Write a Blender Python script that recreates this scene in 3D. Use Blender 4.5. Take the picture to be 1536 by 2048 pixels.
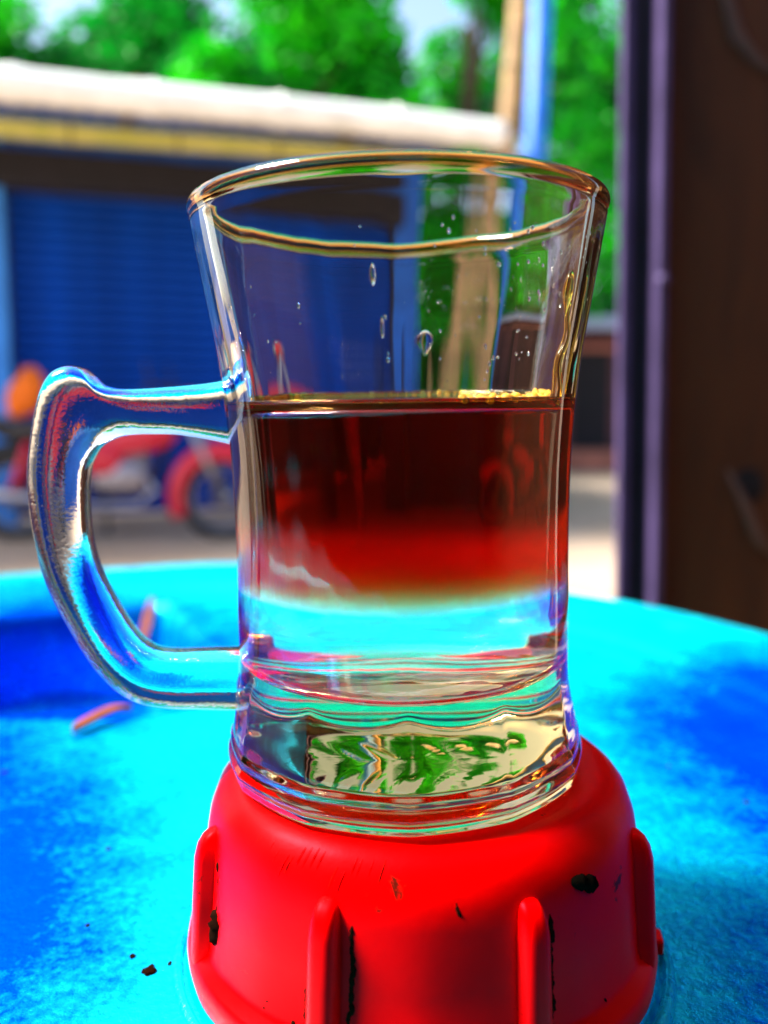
import bpy, bmesh, math, random
from mathutils import Vector, Matrix
R = math.radians
PI = math.pi
scene = bpy.context.scene
for o in list(bpy.data.objects):
    bpy.data.objects.remove(o)
C = scene.collection

# ---------------------------------------------------------------- camera, sky, sun, exposure
CAM_Z = 1.0
cam_d = bpy.data.cameras.new('camera')
cam = bpy.data.objects.new('camera', cam_d); C.objects.link(cam)
cam.location = (0, 0, CAM_Z)
cam.rotation_euler = (R(84), 0, 0)
cam_d.sensor_fit = 'VERTICAL'; cam_d.sensor_height = 36; cam_d.sensor_width = 27
cam_d.lens = 36 * 1740 / 2048
cam_d.shift_y = -51 / 2048
cam_d.clip_start = 0.005; cam_d.clip_end = 500
cam_d.dof.use_dof = True
cam_d.dof.focus_distance = 0.134
cam_d.dof.aperture_fstop = 10.5
scene.camera = cam

SUN_EL, SUN_AZ = R(50), R(-88)          # azimuth measured from +Y, negative towards -X
world = bpy.data.worlds.new('World'); scene.world = world; world.use_nodes = True
wn = world.node_tree.nodes; wl = world.node_tree.links
sky = wn.new('ShaderNodeTexSky'); sky.sky_type = 'NISHITA'; sky.sun_disc = False
sky.sun_elevation = SUN_EL; sky.sun_rotation = SUN_AZ
sky.air_density = 1.0; sky.dust_density = 2.5; sky.ozone_density = 1.0
bg = wn['Background']; wl.new(sky.outputs[0], bg.inputs[0]); bg.inputs[1].default_value = 0.145
sun_d = bpy.data.lights.new('sun', 'SUN'); sun_d.energy = 5.0; sun_d.angle = R(18); sun_d.color = (1, 0.97, 0.91)
sun = bpy.data.objects.new('sun', sun_d); C.objects.link(sun)
sd = Vector((math.sin(SUN_AZ) * math.cos(SUN_EL), math.cos(SUN_AZ) * math.cos(SUN_EL), math.sin(SUN_EL)))
sun.rotation_euler = sd.to_track_quat('Z', 'Y').to_euler()
vs = scene.view_settings
scene.display_settings.display_device = 'sRGB'
vs.view_transform = 'Standard'; vs.look = 'None'; vs.gamma = 1; vs.exposure = 1.4
cy = scene.cycles
cy.max_bounces = 24; cy.transmission_bounces = 20; cy.glossy_bounces = 8; cy.diffuse_bounces = 4
cy.volume_bounces = 20; cy.transparent_max_bounces = 8
cy.caustics_refractive = True; cy.caustics_reflective = True; cy.blur_glossy = 0.6
cy.sample_clamp_indirect = 60.0
cy.use_denoising = True
cy.volume_step_rate = 0.4

# ---------------------------------------------------------------- helpers
def link(o, parent=None):
    C.objects.link(o)
    if parent is not None: o.parent = parent
    return o
def mesh(name, verts, faces, mat, parent=None, smooth=True):
    me = bpy.data.meshes.new(name)
    me.from_pydata([tuple(v) for v in verts], [], faces); me.update()
    if smooth: me.polygons.foreach_set('use_smooth', [True] * len(me.polygons))
    if mat: me.materials.append(mat)
    return link(bpy.data.objects.new(name, me), parent)
def bmobj(name, bm, mat, parent=None, smooth=False):
    me = bpy.data.meshes.new(name); bm.to_mesh(me); bm.free()
    if smooth: me.polygons.foreach_set('use_smooth', [True] * len(me.polygons))
    if mat: me.materials.append(mat)
    return link(bpy.data.objects.new(name, me), parent)
def empty(name, loc=(0, 0, 0), rz=0):
    o = bpy.data.objects.new(name, None); o.location = loc; o.rotation_euler = (0, 0, rz); o.empty_display_size = 0.05
    return link(o)
def tag(o, label, cat, group=None, kind=None):
    if label: o['label'] = label
    if cat: o['category'] = cat
    if group: o['group'] = group
    if kind: o['kind'] = kind
    return o
def box(bm, c, s, bev=0.0, rot=None):
    r = bmesh.ops.create_cube(bm, size=1)
    vs_ = r['verts']
    bmesh.ops.scale(bm, vec=s, verts=vs_)
    if bev:
        es = list({e for v in vs_ for e in v.link_edges})
        b = bmesh.ops.bevel(bm, geom=es, offset=bev, segments=2, affect='EDGES', profile=0.5)
        vs_ = list({v for f in b['faces'] for v in f.verts} | {v for v in vs_ if v.is_valid})
    if rot is not None: bmesh.ops.rotate(bm, cent=(0, 0, 0), matrix=rot, verts=vs_)
    bmesh.ops.translate(bm, vec=c, verts=vs_)
def lathe_data(prof, n=64, mod=None, cap=False):
    V, Fc = [], []
    for i, (r, z) in enumerate(prof):
        for k in range(n):
            t = 2 * PI * k / n
            rr, zz = (r, z) if mod is None else mod(r, z, t)
            V.append((rr * math.cos(t), rr * math.sin(t), zz))
    for i in range(len(prof) - 1):
        for k in range(n):
            a, b = i * n + k, i * n + (k + 1) % n
            Fc.append((a, b, b + n, a + n))
    return V, Fc
def interp(tab, z):
    if z <= tab[0][0]: return tab[0][1]
    for (z0, r0), (z1, r1) in zip(tab, tab[1:]):
        if z <= z1: return r0 + (r1 - r0) * (z - z0) / (z1 - z0)
    return tab[-1][1]
def catmull(pts, n):
    out = []
    P = [pts[0]] + list(pts) + [pts[-1]]
    for i in range(1, len(P) - 2):
        p0, p1, p2, p3 = P[i-1], P[i], P[i+1], P[i+2]
        for k in range(n):
            t = k / n
            out.append(tuple(0.5 * (2*b + (c-a)*t + (2*a-5*b+4*c-d)*t*t + (3*b-a-3*c+d)*t**3) for a, b, c, d in zip(p0, p1, p2, p3)))
    out.append(tuple(pts[-1]))
    return out
def tube(bm, pts, rad, n=10, closed=False):
    rings = []
    N = len(pts)
    pts = [Vector(p) for p in pts]
    up = None
    for i, p in enumerate(pts):
        if closed: d = pts[(i+1) % N] - pts[i-1]
        else: d = pts[min(i+1, N-1)] - pts[max(i-1, 0)]
        d.normalize()
        if up is None:
            up = d.orthogonal().normalized()
        up = (up - d * up.dot(d)).normalized()
        s = d.cross(up)
        rr = rad[i] if isinstance(rad, (list, tuple)) else rad
        rings.append([bm.verts.new(p + (up * math.cos(2*PI*k/n) + s * math.sin(2*PI*k/n)) * rr) for k in range(n)])
    for i in range(N if closed else N - 1):
        a, b = rings[i], rings[(i+1) % N]
        for k in range(n):
            bm.faces.new((a[k], a[(k+1) % n], b[(k+1) % n], b[k]))
    if not closed:
        bm.faces.new(rings[0][::-1]); bm.faces.new(rings[-1])
def tube_obj(name, pts, rad, mat, parent=None, n=10, closed=False):
    bm = bmesh.new(); tube(bm, pts, rad, n, closed)
    return bmobj(name, bm, mat, parent, True)
def box_obj(name, c, s, mat, parent=None, bev=0.0, rot=None):
    bm = bmesh.new(); box(bm, c, s, bev, rot)
    return bmobj(name, bm, mat, parent)
def sstep(a, b, x):
    t = min(1, max(0, (x - a) / (b - a))); return t * t * (3 - 2 * t)

# ---------------------------------------------------------------- materials
class NT:
    def __init__(s, name):
        s.m = bpy.data.materials.new(name); s.m.use_nodes = True
        s.t = s.m.node_tree; s.n = s.t.nodes; s.l = s.t.links
        s.p = s.n['Principled BSDF']; s.out = s.n['Material Output']
    def new(s, ty, **kw):
        nd = s.n.new(ty)
        for k, v in kw.items():
            if k in ('operation', 'blend_type', 'data_type', 'noise_dimensions', 'interpolation_type', 'wave_type', 'bands_direction', 'distribution'): setattr(nd, k, v)
            else:
                nd.inputs[k.replace('_', ' ')].default_value = v
        return nd
    def noise(s, scale, detail=4, rough=0.55, vec=None, dist=0.0):
        nd = s.new('ShaderNodeTexNoise'); nd.inputs['Scale'].default_value = scale
        nd.inputs['Detail'].default_value = detail; nd.inputs['Roughness'].default_value = rough; nd.inputs['Distortion'].default_value = dist
        if vec is not None: s.l.new(vec, nd.inputs['Vector'])
        return nd
    def coord(s, which='Object', scale=None):
        tc = s.n.new('ShaderNodeTexCoord')
        if scale is None: return tc.outputs[which]
        mp = s.n.new('ShaderNodeMapping'); mp.inputs['Scale'].default_value = scale
        s.l.new(tc.outputs[which], mp.inputs['Vector']); return mp.outputs[0]
    def ramp(s, fac, stops, mode='LINEAR'):
        r = s.n.new('ShaderNodeValToRGB'); r.color_ramp.interpolation = mode
        e = r.color_ramp.elements
        while len(e) < len(stops): e.new(0.5)
        for el, (p, c) in zip(e, stops):
            el.position = p; el.color = c if len(c) == 4 else (*c, 1)
        s.l.new(fac, r.inputs[0]); return r.outputs[0]
    def mixc(s, fac, a, b):
        m = s.n.new('ShaderNodeMix'); m.data_type = 'RGBA'
        for sock, v in ((m.inputs[0], fac), (m.inputs[6], a), (m.inputs[7], b)):
            if isinstance(v, bpy.types.NodeSocket): s.l.new(v, sock)
            elif isinstance(v, (int, float)): sock.default_value = v
            else: sock.default_value = (*v, 1) if len(v) == 3 else v
        return m.outputs[2]
    def math(s, op, a, b=0.0, c=None):
        m = s.n.new('ShaderNodeMath'); m.operation = op
        for i, v in enumerate((a, b, c)):
            if v is None: continue
            if isinstance(v, bpy.types.NodeSocket): s.l.new(v, m.inputs[i])
            else: m.inputs[i].default_value = v
        return m.outputs[0]
    def bump(s, h, strength=0.3, dist=0.001, target=None):
        b = s.n.new('ShaderNodeBump'); b.inputs['Strength'].default_value = strength; b.inputs['Distance'].default_value = dist
        s.l.new(h, b.inputs['Height'])
        s.l.new(b.outputs[0], (target or s.p).inputs['Normal']); return b
    def set(s, **kw):
        for k, v in kw.items():
            sock = s.p.inputs[k.replace('_', ' ')]
            if isinstance(v, bpy.types.NodeSocket): s.l.new(v, sock)
            elif isinstance(v, (tuple, list)) and len(v) == 3 and sock.type == 'RGBA': sock.default_value = (*v, 1)
            else: sock.default_value = v
        return s

def simple(name, col, rough=0.5, metal=0.0, var=0.25, scale=8.0, bump=0.0, **kw):
    t = NT(name)
    nz = t.noise(scale, 5, 0.6, t.coord())
    dark = tuple(c * (1 - var) for c in col); lite = tuple(min(1, c * (1 + var)) for c in col)
    t.set(Base_Color=t.ramp(nz.outputs[0], [(0.3, dark), (0.7, lite)]), Roughness=rough, Metallic=metal, **kw)
    if bump: t.bump(t.noise(scale * 6, 4, 0.6, t.coord()).outputs[0], bump, 0.01)
    return t.m

def glass_mat(name, amber=False, frosted=False):
    t = NT(name)
    t.set(Transmission_Weight=1.0, IOR=1.5, Roughness=0.0, Base_Color=(0.97, 0.99, 0.985))
    co = t.coord()
    if amber:
        sep = t.n.new('ShaderNodeSeparateXYZ'); t.l.new(co, sep.inputs[0])
        nz = t.noise(160, 3, 0.6, co)
        z = t.math('ADD', sep.outputs[2], t.math('MULTIPLY', t.math('SUBTRACT', nz.outputs[0], 0.5), 0.0016))
        fac = t.math('MULTIPLY_ADD', z, 1 / 0.0012, -0.0925 / 0.0012)
        m = t.n.new('ShaderNodeClamp'); t.l.new(fac, m.inputs[0])
        lo = t.n.new('ShaderNodeClamp'); t.l.new(t.math('MULTIPLY_ADD', sep.outputs[2], -1 / 0.004, 0.0175 / 0.004), lo.inputs[0])
        t.set(Base_Color=t.mixc(m.outputs[0], t.mixc(lo.outputs[0], (0.97, 0.99, 0.985), (1.0, 0.95, 0.75)), (0.86, 0.42, 0.10)))
        st = t.noise(1.0, 2, 0.5, t.coord('Object', (170, 170, 9)))
        t.bump(st.outputs[0], 0.035, 0.0008)
        va = t.n.new('ShaderNodeVolumeAbsorption'); va.inputs['Color'].default_value = (0.93, 0.64, 0.0, 1); va.inputs['Density'].default_value = 24.0   # straw tint of cheap thick glass
        t.l.new(va.outputs[0], t.out.inputs['Volume'])
    if frosted:
        st = t.noise(1500, 2, 0.6, co)
        t.set(Roughness=0.03)
        t.bump(st.outputs[0], 0.11, 0.0003)
    return t.m
M = {}
M['glass'] = glass_mat('mug_glass', amber=True)
M['handle'] = glass_mat('handle_glass', frosted=True)
M['drop'] = NT('droplet').set(Transmission_Weight=1.0, IOR=1.33, Roughness=0.0, Base_Color=(1, 0.97, 0.9)).m
M['froth'] = NT('froth').set(Transmission_Weight=0.45, IOR=1.3, Roughness=0.12, Base_Color=(0.95, 0.55, 0.06)).m
M['amber_drop'] = NT('amber_droplet').set(Transmission_Weight=1.0, IOR=1.4, Roughness=0.0, Base_Color=(1.0, 0.72, 0.12)).m

# tea: clear refracting surface, absorption that thins out towards the syrup at the bottom
t = NT('tea_liquid')
t.set(Transmission_Weight=1.0, IOR=1.33, Roughness=0.0, Base_Color=(1, 1, 1))
co = t.coord(); sep = t.n.new('ShaderNodeSeparateXYZ'); t.l.new(co, sep.inputs[0])
nz = t.noise(45, 3, 0.55, co)
h = t.math('ADD', sep.outputs[2], t.math('MULTIPLY', t.math('SUBTRACT', nz.outputs[0], 0.5), 0.0012))
f = t.math('MULTIPLY_ADD', h, 1 / 0.0020, -0.0316 / 0.0020)
cl = t.n.new('ShaderNodeClamp'); t.l.new(f, cl.inputs[0])
den = t.math('POWER', cl.outputs[0], 1.2)
ab = t.n.new('ShaderNodeVolumeAbsorption'); ab.inputs['Color'].default_value = (1.0, 0.45, 0.0, 1)
t.l.new(t.math('MULTIPLY', den, 260.0), ab.inputs['Density'])
sc_ = t.n.new('ShaderNodeVolumeScatter'); sc_.inputs['Color'].default_value = (1.0, 0.02, 0.0, 1)
gz = t.math('MULTIPLY', t.math('SUBTRACT', h, 0.0325), 1 / 0.0048)      # red scatter band added to make the tea glow just above the syrup
glow = t.math('MULTIPLY_ADD', t.math('EXPONENT', t.math('MULTIPLY', t.math('MULTIPLY', gz, gz), -1.0)), 420.0, 1.5)
glow = t.math('MULTIPLY', glow, t.math('MINIMUM', t.math('MULTIPLY', cl.outputs[0], 4.0), 1.0))
t.l.new(glow, sc_.inputs['Density'])
ad = t.n.new('ShaderNodeAddShader'); t.l.new(ab.outputs[0], ad.inputs[0]); t.l.new(sc_.outputs[0], ad.inputs[1])
ab2 = t.n.new('ShaderNodeVolumeAbsorption'); ab2.inputs['Color'].default_value = (0.0, 1.0, 1.0, 1)   # strong brew above the band
c2 = t.n.new('ShaderNodeClamp'); t.l.new(t.math('MULTIPLY_ADD', h, 1 / 0.0080, -0.0365 / 0.0080), c2.inputs[0])
t.l.new(t.math('MULTIPLY', c2.outputs[0], 26.0), ab2.inputs['Density'])
ad2 = t.n.new('ShaderNodeAddShader'); t.l.new(ad.outputs[0], ad2.inputs[0]); t.l.new(ab2.outputs[0], ad2.inputs[1])
t.l.new(ad2.outputs[0], t.out.inputs['Volume'])
M['tea'] = t.m

# red polypropylene cap
t = NT('red_cap_plastic'); co = t.coord()
n1 = t.noise(55, 6, 0.65, co); n2 = t.noise(420, 4, 0.6, co)
dirt = t.ramp(t.noise(120, 6, 0.7, co, 0.6).outputs[0], [(0.655, (0, 0, 0)), (0.70, (1, 1, 1))])
base = t.ramp(n1.outputs[0], [(0.3, (0.80, 0.0, 0.0)), (0.7, (0.95, 0.0, 0.0))])
t.set(Base_Color=t.mixc(dirt, base, (0.10, 0.006, 0.002)), Roughness=t.ramp(n1.outputs[0], [(0.3, (0.30,)*3), (0.7, (0.46,)*3)]), Specular_IOR_Level=0.10, Specular_Tint=(1.0, 0.05, 0.18))
t.bump(n2.outputs[0], 0.10, 0.0004)
M['red'] = t.m
M['soot'] = simple('black_soot', (0.004, 0.003, 0.002), 1.0, var=0.4, scale=900, Specular_IOR_Level=0.0)
M['scratch_and_streak'] = simple('scratch_dirt_and_streak', (0.012, 0.004, 0.002), 1.0, var=0.4, scale=900, Specular_IOR_Level=0.0)

# glossy pearl blue barrel plastic
t = NT('blue_barrel_plastic'); co = t.coord()
n1 = t.noise(9, 3, 0.45, co, 0.2); n2 = t.noise(70, 5, 0.7, co); n3 = t.noise(520, 4, 0.65, co)
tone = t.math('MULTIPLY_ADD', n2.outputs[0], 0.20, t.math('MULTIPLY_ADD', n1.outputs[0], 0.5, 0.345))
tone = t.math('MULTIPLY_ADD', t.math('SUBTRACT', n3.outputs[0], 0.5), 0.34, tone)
for (px_, py_, rad_, am_) in ((-0.150, 0.150, 0.118, 0.85), (0.140, 0.235, 0.095, 0.62), (0.120, 0.105, 0.085, 0.60), (-0.16, 0.325, 0.13, 0.55)):  # deep blue patches: shade and dark reflections put into the plastic's colour
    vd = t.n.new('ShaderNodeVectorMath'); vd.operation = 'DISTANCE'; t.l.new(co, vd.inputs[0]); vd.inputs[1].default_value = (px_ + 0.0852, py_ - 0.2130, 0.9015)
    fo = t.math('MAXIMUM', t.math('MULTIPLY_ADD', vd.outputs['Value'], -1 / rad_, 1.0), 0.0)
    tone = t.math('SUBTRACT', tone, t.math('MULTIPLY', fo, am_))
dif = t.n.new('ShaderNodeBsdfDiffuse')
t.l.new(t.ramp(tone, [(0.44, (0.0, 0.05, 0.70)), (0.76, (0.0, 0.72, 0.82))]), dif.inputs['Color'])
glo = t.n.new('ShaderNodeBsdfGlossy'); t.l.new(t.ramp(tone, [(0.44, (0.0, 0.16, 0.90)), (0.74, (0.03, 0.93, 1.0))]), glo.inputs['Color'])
worn = t.ramp(n2.outputs[0], [(0.35, (0.15,)*3), (0.72, (0.36,)*3)])
t.l.new(worn, glo.inputs['Roughness'])
mx = t.n.new('ShaderNodeMixShader')
fac = t.math('ADD', t.ramp(n2.outputs[0], [(0.30, (0.62,)*3), (0.75, (0.36,)*3)]), t.math('MULTIPLY', t.math('SUBTRACT', n1.outputs[0], 0.5), 0.5))
t.l.new(fac, mx.inputs[0]); t.l.new(dif.outputs[0], mx.inputs[1]); t.l.new(glo.outputs[0], mx.inputs[2])
bp = t.n.new('ShaderNodeBump'); bp.inputs['Strength'].default_value = 0.5; bp.inputs['Distance'].default_value = 0.0008
t.l.new(n3.outputs[0], bp.inputs['Height'])
t.l.new(bp.outputs[0], dif.inputs['Normal']); t.l.new(bp.outputs[0], glo.inputs['Normal'])
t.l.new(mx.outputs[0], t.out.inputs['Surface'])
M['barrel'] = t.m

M['leafbit'] = simple('dry_leaf', (0.26, 0.05, 0.01), 0.7, var=0.4, scale=200)
M['sand'] = None
t = NT('sandy_ground'); co = t.coord()
n1 = t.noise(0.9, 6, 0.6, co); n2 = t.noise(14, 5, 0.65, co)
t.set(Base_Color=t.mixc(n2.outputs[0], t.ramp(n1.outputs[0], [(0.3, (0.30, 0.19, 0.10)), (0.7, (0.52, 0.40, 0.30))]), (0.46, 0.33, 0.22)), Roughness=0.95)
t.bump(n2.outputs[0], 0.5, 0.03)
M['sand'] = t.m
M['shutter'] = simple('blue_shutter_paint', (0.0, 0.052, 0.37), 0.55, var=0.45, scale=2, Specular_IOR_Level=0.12)
M['bluewall'] = simple('blue_wall_paint', (0.01, 0.12, 0.55), 0.8, var=0.3, scale=2, bump=0.3)
M['bluewall2'] = simple('pale_blue_pilaster_paint', (0.04, 0.28, 0.85), 0.7, var=0.2, scale=2, bump=0.3)
M['bluepole'] = simple('blue_pole_paint', (0.005, 0.15, 0.62), 0.5, var=0.2, scale=5)
t = NT('bamboo'); co = t.coord('Object', (1, 1, 1))
nz = t.noise(6, 4, 0.6, co)
t.set(Base_Color=t.ramp(nz.outputs[0], [(0.3, (0.40, 0.42, 0.06)), (0.7, (0.62, 0.56, 0.16))]), Roughness=0.5)
M['bamboo'] = t.m
M['palebamboo'] = simple('pale_weathered_bamboo', (0.90, 0.90, 0.80), 0.45, var=0.18, scale=5)
M['oldbamboo'] = simple('old_brown_bamboo', (0.36, 0.22, 0.09), 0.6, var=0.35, scale=9)
M['node'] = simple('bamboo_node', (0.16, 0.12, 0.04), 0.8, scale=30)
M['roof'] = simple('galvanised_roof', (0.62, 0.64, 0.64), 0.4, 0.6, var=0.15, scale=3)
M['rooftile'] = simple('pale_blue_roof', (0.35, 0.46, 0.72), 0.5, var=0.15, scale=2)
M['maroon'] = simple('maroon_wall', (0.10, 0.035, 0.04), 0.85, var=0.4, scale=3)
M['hole'] = simple('dark_opening', (0.012, 0.010, 0.014), 0.9)
M['brick'] = simple('terracotta_step', (0.42, 0.14, 0.09), 0.85, var=0.3, scale=4)
M['bred'] = NT('motorcycle_red').set(Base_Color=(0.60, 0.0, 0.03), Roughness=0.35, Coat_Weight=0.15).m
M['black'] = simple('black_rubber', (0.012, 0.012, 0.013), 0.75, scale=40)
M['seat'] = simple('black_vinyl', (0.016, 0.016, 0.02), 0.5, scale=40)
M['steel'] = NT('steel').set(Base_Color=(0.30, 0.30, 0.36), Roughness=0.35, Metallic=1.0).m
M['alloy'] = simple('engine_alloy', (0.30, 0.28, 0.32), 0.42, 0.8, scale=20)
M['orange'] = simple('orange_cloth', (0.85, 0.16, 0.0), 0.8, var=0.2, scale=12, bump=0.3)
M['bark'] = simple('bark', (0.07, 0.05, 0.03), 0.9, var=0.4, scale=10, bump=0.5)
def leaf_mat(name, a, b, c):
    t = NT(name); g = t.n.new('ShaderNodeNewGeometry')
    nz = t.noise(0.9, 3, 0.6, t.coord())
    f = t.math('MULTIPLY_ADD', g.outputs['Random Per Island'], 0.5, t.math('MULTIPLY_ADD', nz.outputs[0], 1.2, -0.35))
    col = t.ramp(f, [(0.2, a), (0.5, b), (0.85, c)])
    t.set(Base_Color=col, Roughness=0.45, Specular_IOR_Level=0.35)
    tr = t.n.new('ShaderNodeBsdfTranslucent'); t.l.new(col, tr.inputs[0])
    mx = t.n.new('ShaderNodeMixShader'); mx.inputs[0].default_value = 0.45
    t.l.new(t.p.outputs[0], mx.inputs[1]); t.l.new(tr.outputs[0], mx.inputs[2]); t.l.new(mx.outputs[0], t.out.inputs[0])
    return t.m
M['leafA'] = leaf_mat('bright_leaves', (0.001, 0.08, 0.006), (0.002, 0.50, 0.004), (0.06, 0.85, 0.002))
M['leafB'] = leaf_mat('deep_leaves', (0.0, 0.05, 0.014), (0.001, 0.28, 0.02), (0.004, 0.52, 0.02))
# dark stained timber panel
t = NT('dark_brown_timber'); co = t.coord('Object', (3, 3, 0.6))
n1 = t.noise(6, 6, 0.65, co, 1.0); n2 = t.noise(38, 4, 0.6, co)
t.set(Base_Color=t.mixc(t.math('MULTIPLY', n2.outputs[0], 0.6), t.ramp(n1.outputs[0], [(0.3, (0.055, 0.013, 0.001)), (0.62, (0.14, 0.036, 0.004)), (0.8, (0.22, 0.070, 0.018))]), (0.06, 0.019, 0.004)), Roughness=0.8)
t.bump(n2.outputs[0], 0.4, 0.002)
M['timber'] = t.m
M['purple'] = simple('purple_grey_metal', (0.085, 0.055, 0.15), 0.5, 0.2, var=0.35, scale=14)
M['blackmetal'] = simple('black_metal', (0.006, 0.006, 0.010), 0.6, scale=14)
M['scuff'] = simple('pale_scuff', (0.14, 0.07, 0.05), 0.8, var=0.3, scale=60)

# ---------------------------------------------------------------- ground
bm = bmesh.new(); bmesh.ops.create_grid(bm, x_segments=80, y_segments=80, size=150)
random.seed(3)
for v in bm.verts: v.co.z = random.uniform(-0.012, 0.012) if v.co.length > 12 else 0
g = bmobj('ground', bm, M['sand'], None, True); g['kind'] = 'structure'

# ---------------------------------------------------------------- blue barrel
BX, BY, BR = -0.0852, 0.2130, 0.272
BTOP = CAM_Z - 0.0985
CAPX, CAPY = 0.0066, 0.150
barrel = empty('plastic_barrel', (BX, BY, 0))
tag(barrel, 'shiny blue plastic barrel whose round top carries the red cap', 'barrel')
WELL = [(-0.242, 0.358), (-0.1065, 0.4075), (-0.0646, 0.3243), (-0.054, 0.276), (-0.082, 0.2594), (-0.222, 0.2633)]
def sd_poly(x, y):
    d = -9
    n = len(WELL)
    for i in range(n):
        (x0, y0), (x1, y1) = WELL[i], WELL[(i+1) % n]
        ex, ey = x1-x0, y1-y0; L = math.hypot(ex, ey)
        d = max(d, (-(ey) * (x - x0) + ex * (y - y0)) / L)   # outside positive for clockwise order
    return d
def top_h(x, y):
    r = math.hypot(x - BX, y - BY)
    z = 0.0
    z -= 0.045 * (1 - sstep(-0.008, 0.002, sd_poly(x, y)))
    z += 0.0035 * sstep(BR - 0.075, BR - 0.055, r)                       # raised outer band
    z += 0.0012 * math.sin(PI * min(1, max(0, (r - (BR - 0.055)) / 0.055)))
    z -= 0.0016 * math.exp(-((r - (BR - 0.060)) / 0.0035) ** 2)
    z += 0.0010 * math.sin(17 * x + 3) * math.sin(14 * y + 1) + 0.0006 * math.sin(41 * x + 23 * y)
    dx, dy = x - 0.117, y - 0.3495                                        # small round dimple near the edge
    z -= 0.004 * math.exp(-(dx*dx + dy*dy) / (2 * 0.0055 ** 2))
    return z
V, Fc = [(0, 0, BTOP + top_h(BX, BY))], []
NR, NS = 112, 300
for i in range(1, NR + 1):
    r = (BR - 0.006) * i / NR
    for k in range(NS):
        a = 2 * PI * k / NS; x, y = r * math.cos(a), r * math.sin(a)
        V.append((x, y, BTOP + top_h(BX + x, BY + y)))
for k in range(NS): Fc.append((0, 1 + k, 1 + (k + 1) % NS))
for i in range(NR - 1):
    for k in range(NS):
        a, b = 1 + i * NS + k, 1 + i * NS + (k + 1) % NS
        Fc.append((a, a + NS, b + NS, b))
e0 = 0.0035
side = [(BR - 0.003, e0 - 0.001), (BR - 0.001, e0 - 0.003), (BR, e0 - 0.007), (BR, -0.03), (BR - 0.006, -0.036), (BR - 0.006, -0.05), (BR, -0.056),
        (BR + 0.006, -0.28), (BR + 0.014, -0.29), (BR + 0.014, -0.31), (BR + 0.006, -0.32), (BR + 0.006, -0.58), (BR + 0.014, -0.59), (BR + 0.014, -0.61), (BR + 0.006, -0.62), (BR, -0.88), (BR - 0.012, -0.902)]
base_i = len(V) - NS
for r, z in side:
    for k in range(NS):
        a = 2 * PI * k / NS; V.append((r * math.cos(a), r * math.sin(a), BTOP + z))
for i in range(len(side)):
    o = base_i + i * NS
    for k in range(NS):
        a, b = o + k, o + (k + 1) % NS
        Fc.append((a, a + NS, b + NS, b))
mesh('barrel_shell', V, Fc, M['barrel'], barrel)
# moulded collar round the cap
prof = [(0.03824, -0.012), (0.03824, 0.003), (0.03872, 0.0034), (0.04104, 0.0022), (0.04162, 0.0012), (0.04191, -0.0010), (0.04230, -0.0012), (0.04259, 0.0004), (0.04317, 0.0007), (0.04414, 0.0002), (0.04511, -0.003)]
V, Fc = lathe_data(prof, 128)
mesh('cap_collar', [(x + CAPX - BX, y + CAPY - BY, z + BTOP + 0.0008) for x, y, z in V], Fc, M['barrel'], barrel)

random.seed(21)
for i, (x, y, r_) in enumerate([(-0.040, 0.139, 0.0011), (-0.044, 0.143, 0.0005), (-0.037, 0.141, 0.0004), (-0.075, 0.150, 0.0008), (-0.071, 0.147, 0.0005), (0.083, 0.150, 0.0006), (0.090, 0.163, 0.0008), (0.098, 0.19, 0.0009), (0.087, 0.20, 0.0006), (-0.10, 0.22, 0.0008), (-0.06, 0.18, 0.0005), (-0.085, 0.168, 0.0004), (0.075, 0.22, 0.0005), (-0.055, 0.152, 0.0004)]):
    bm = bmesh.new(); bmesh.ops.create_icosphere(bm, subdivisions=2, radius=1)
    for v in bm.verts: v.co = Vector((v.co.x * r_ * random.uniform(.7, 1.3), v.co.y * r_ * random.uniform(.8, 1.7), v.co.z * r_ * 0.35))
    o = bmobj('dirt_speck', bm, M['scratch_and_streak'], barrel, True); o.location = (x - BX, y - BY, BTOP + top_h(x, y) + 0.0001)
# ---------------------------------------------------------------- red ribbed cap
CTOP = CAM_Z - 0.0643
cap = empty('screw_cap', (CAPX, CAPY, BTOP))
tag(cap, 'scratched red ribbed plastic screw cap under the glass mug', 'cap')
H0 = CTOP - BTOP            # about 34 mm
prof = [(0.00010, H0 - 0.00039), (0.01936, H0 - 0.00029), (0.0305, H0), (0.03272, H0 - 0.00039), (0.03446, H0 - 0.00174), (0.03601, H0 - 0.00387), (0.03707, H0 - 0.00678), (0.03756, H0 - 0.00968),
        (0.03824, H0 - 0.01839), (0.03882, H0 - 0.02565), (0.03930, H0 - 0.02681), (0.04075, H0 - 0.02768), (0.04133, H0 - 0.02865), (0.04153, H0 - 0.03020), (0.04133, H0 - 0.03243), (0.04046, H0 - 0.03320), (0.03872, H0 - 0.03340)]
V, Fc = lathe_data(prof, 160, lambda r, z, a: (r + 0.00008 * math.sin(7*a) + 0.00005 * math.sin(19*a + 40*z), z + (0.00012 * math.sin(5*a + 2) if r > 0.033 else 0)))
Fc.append(tuple(range(160)))
mesh('cap_shell', V, Fc, M['red'], cap)
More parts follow.
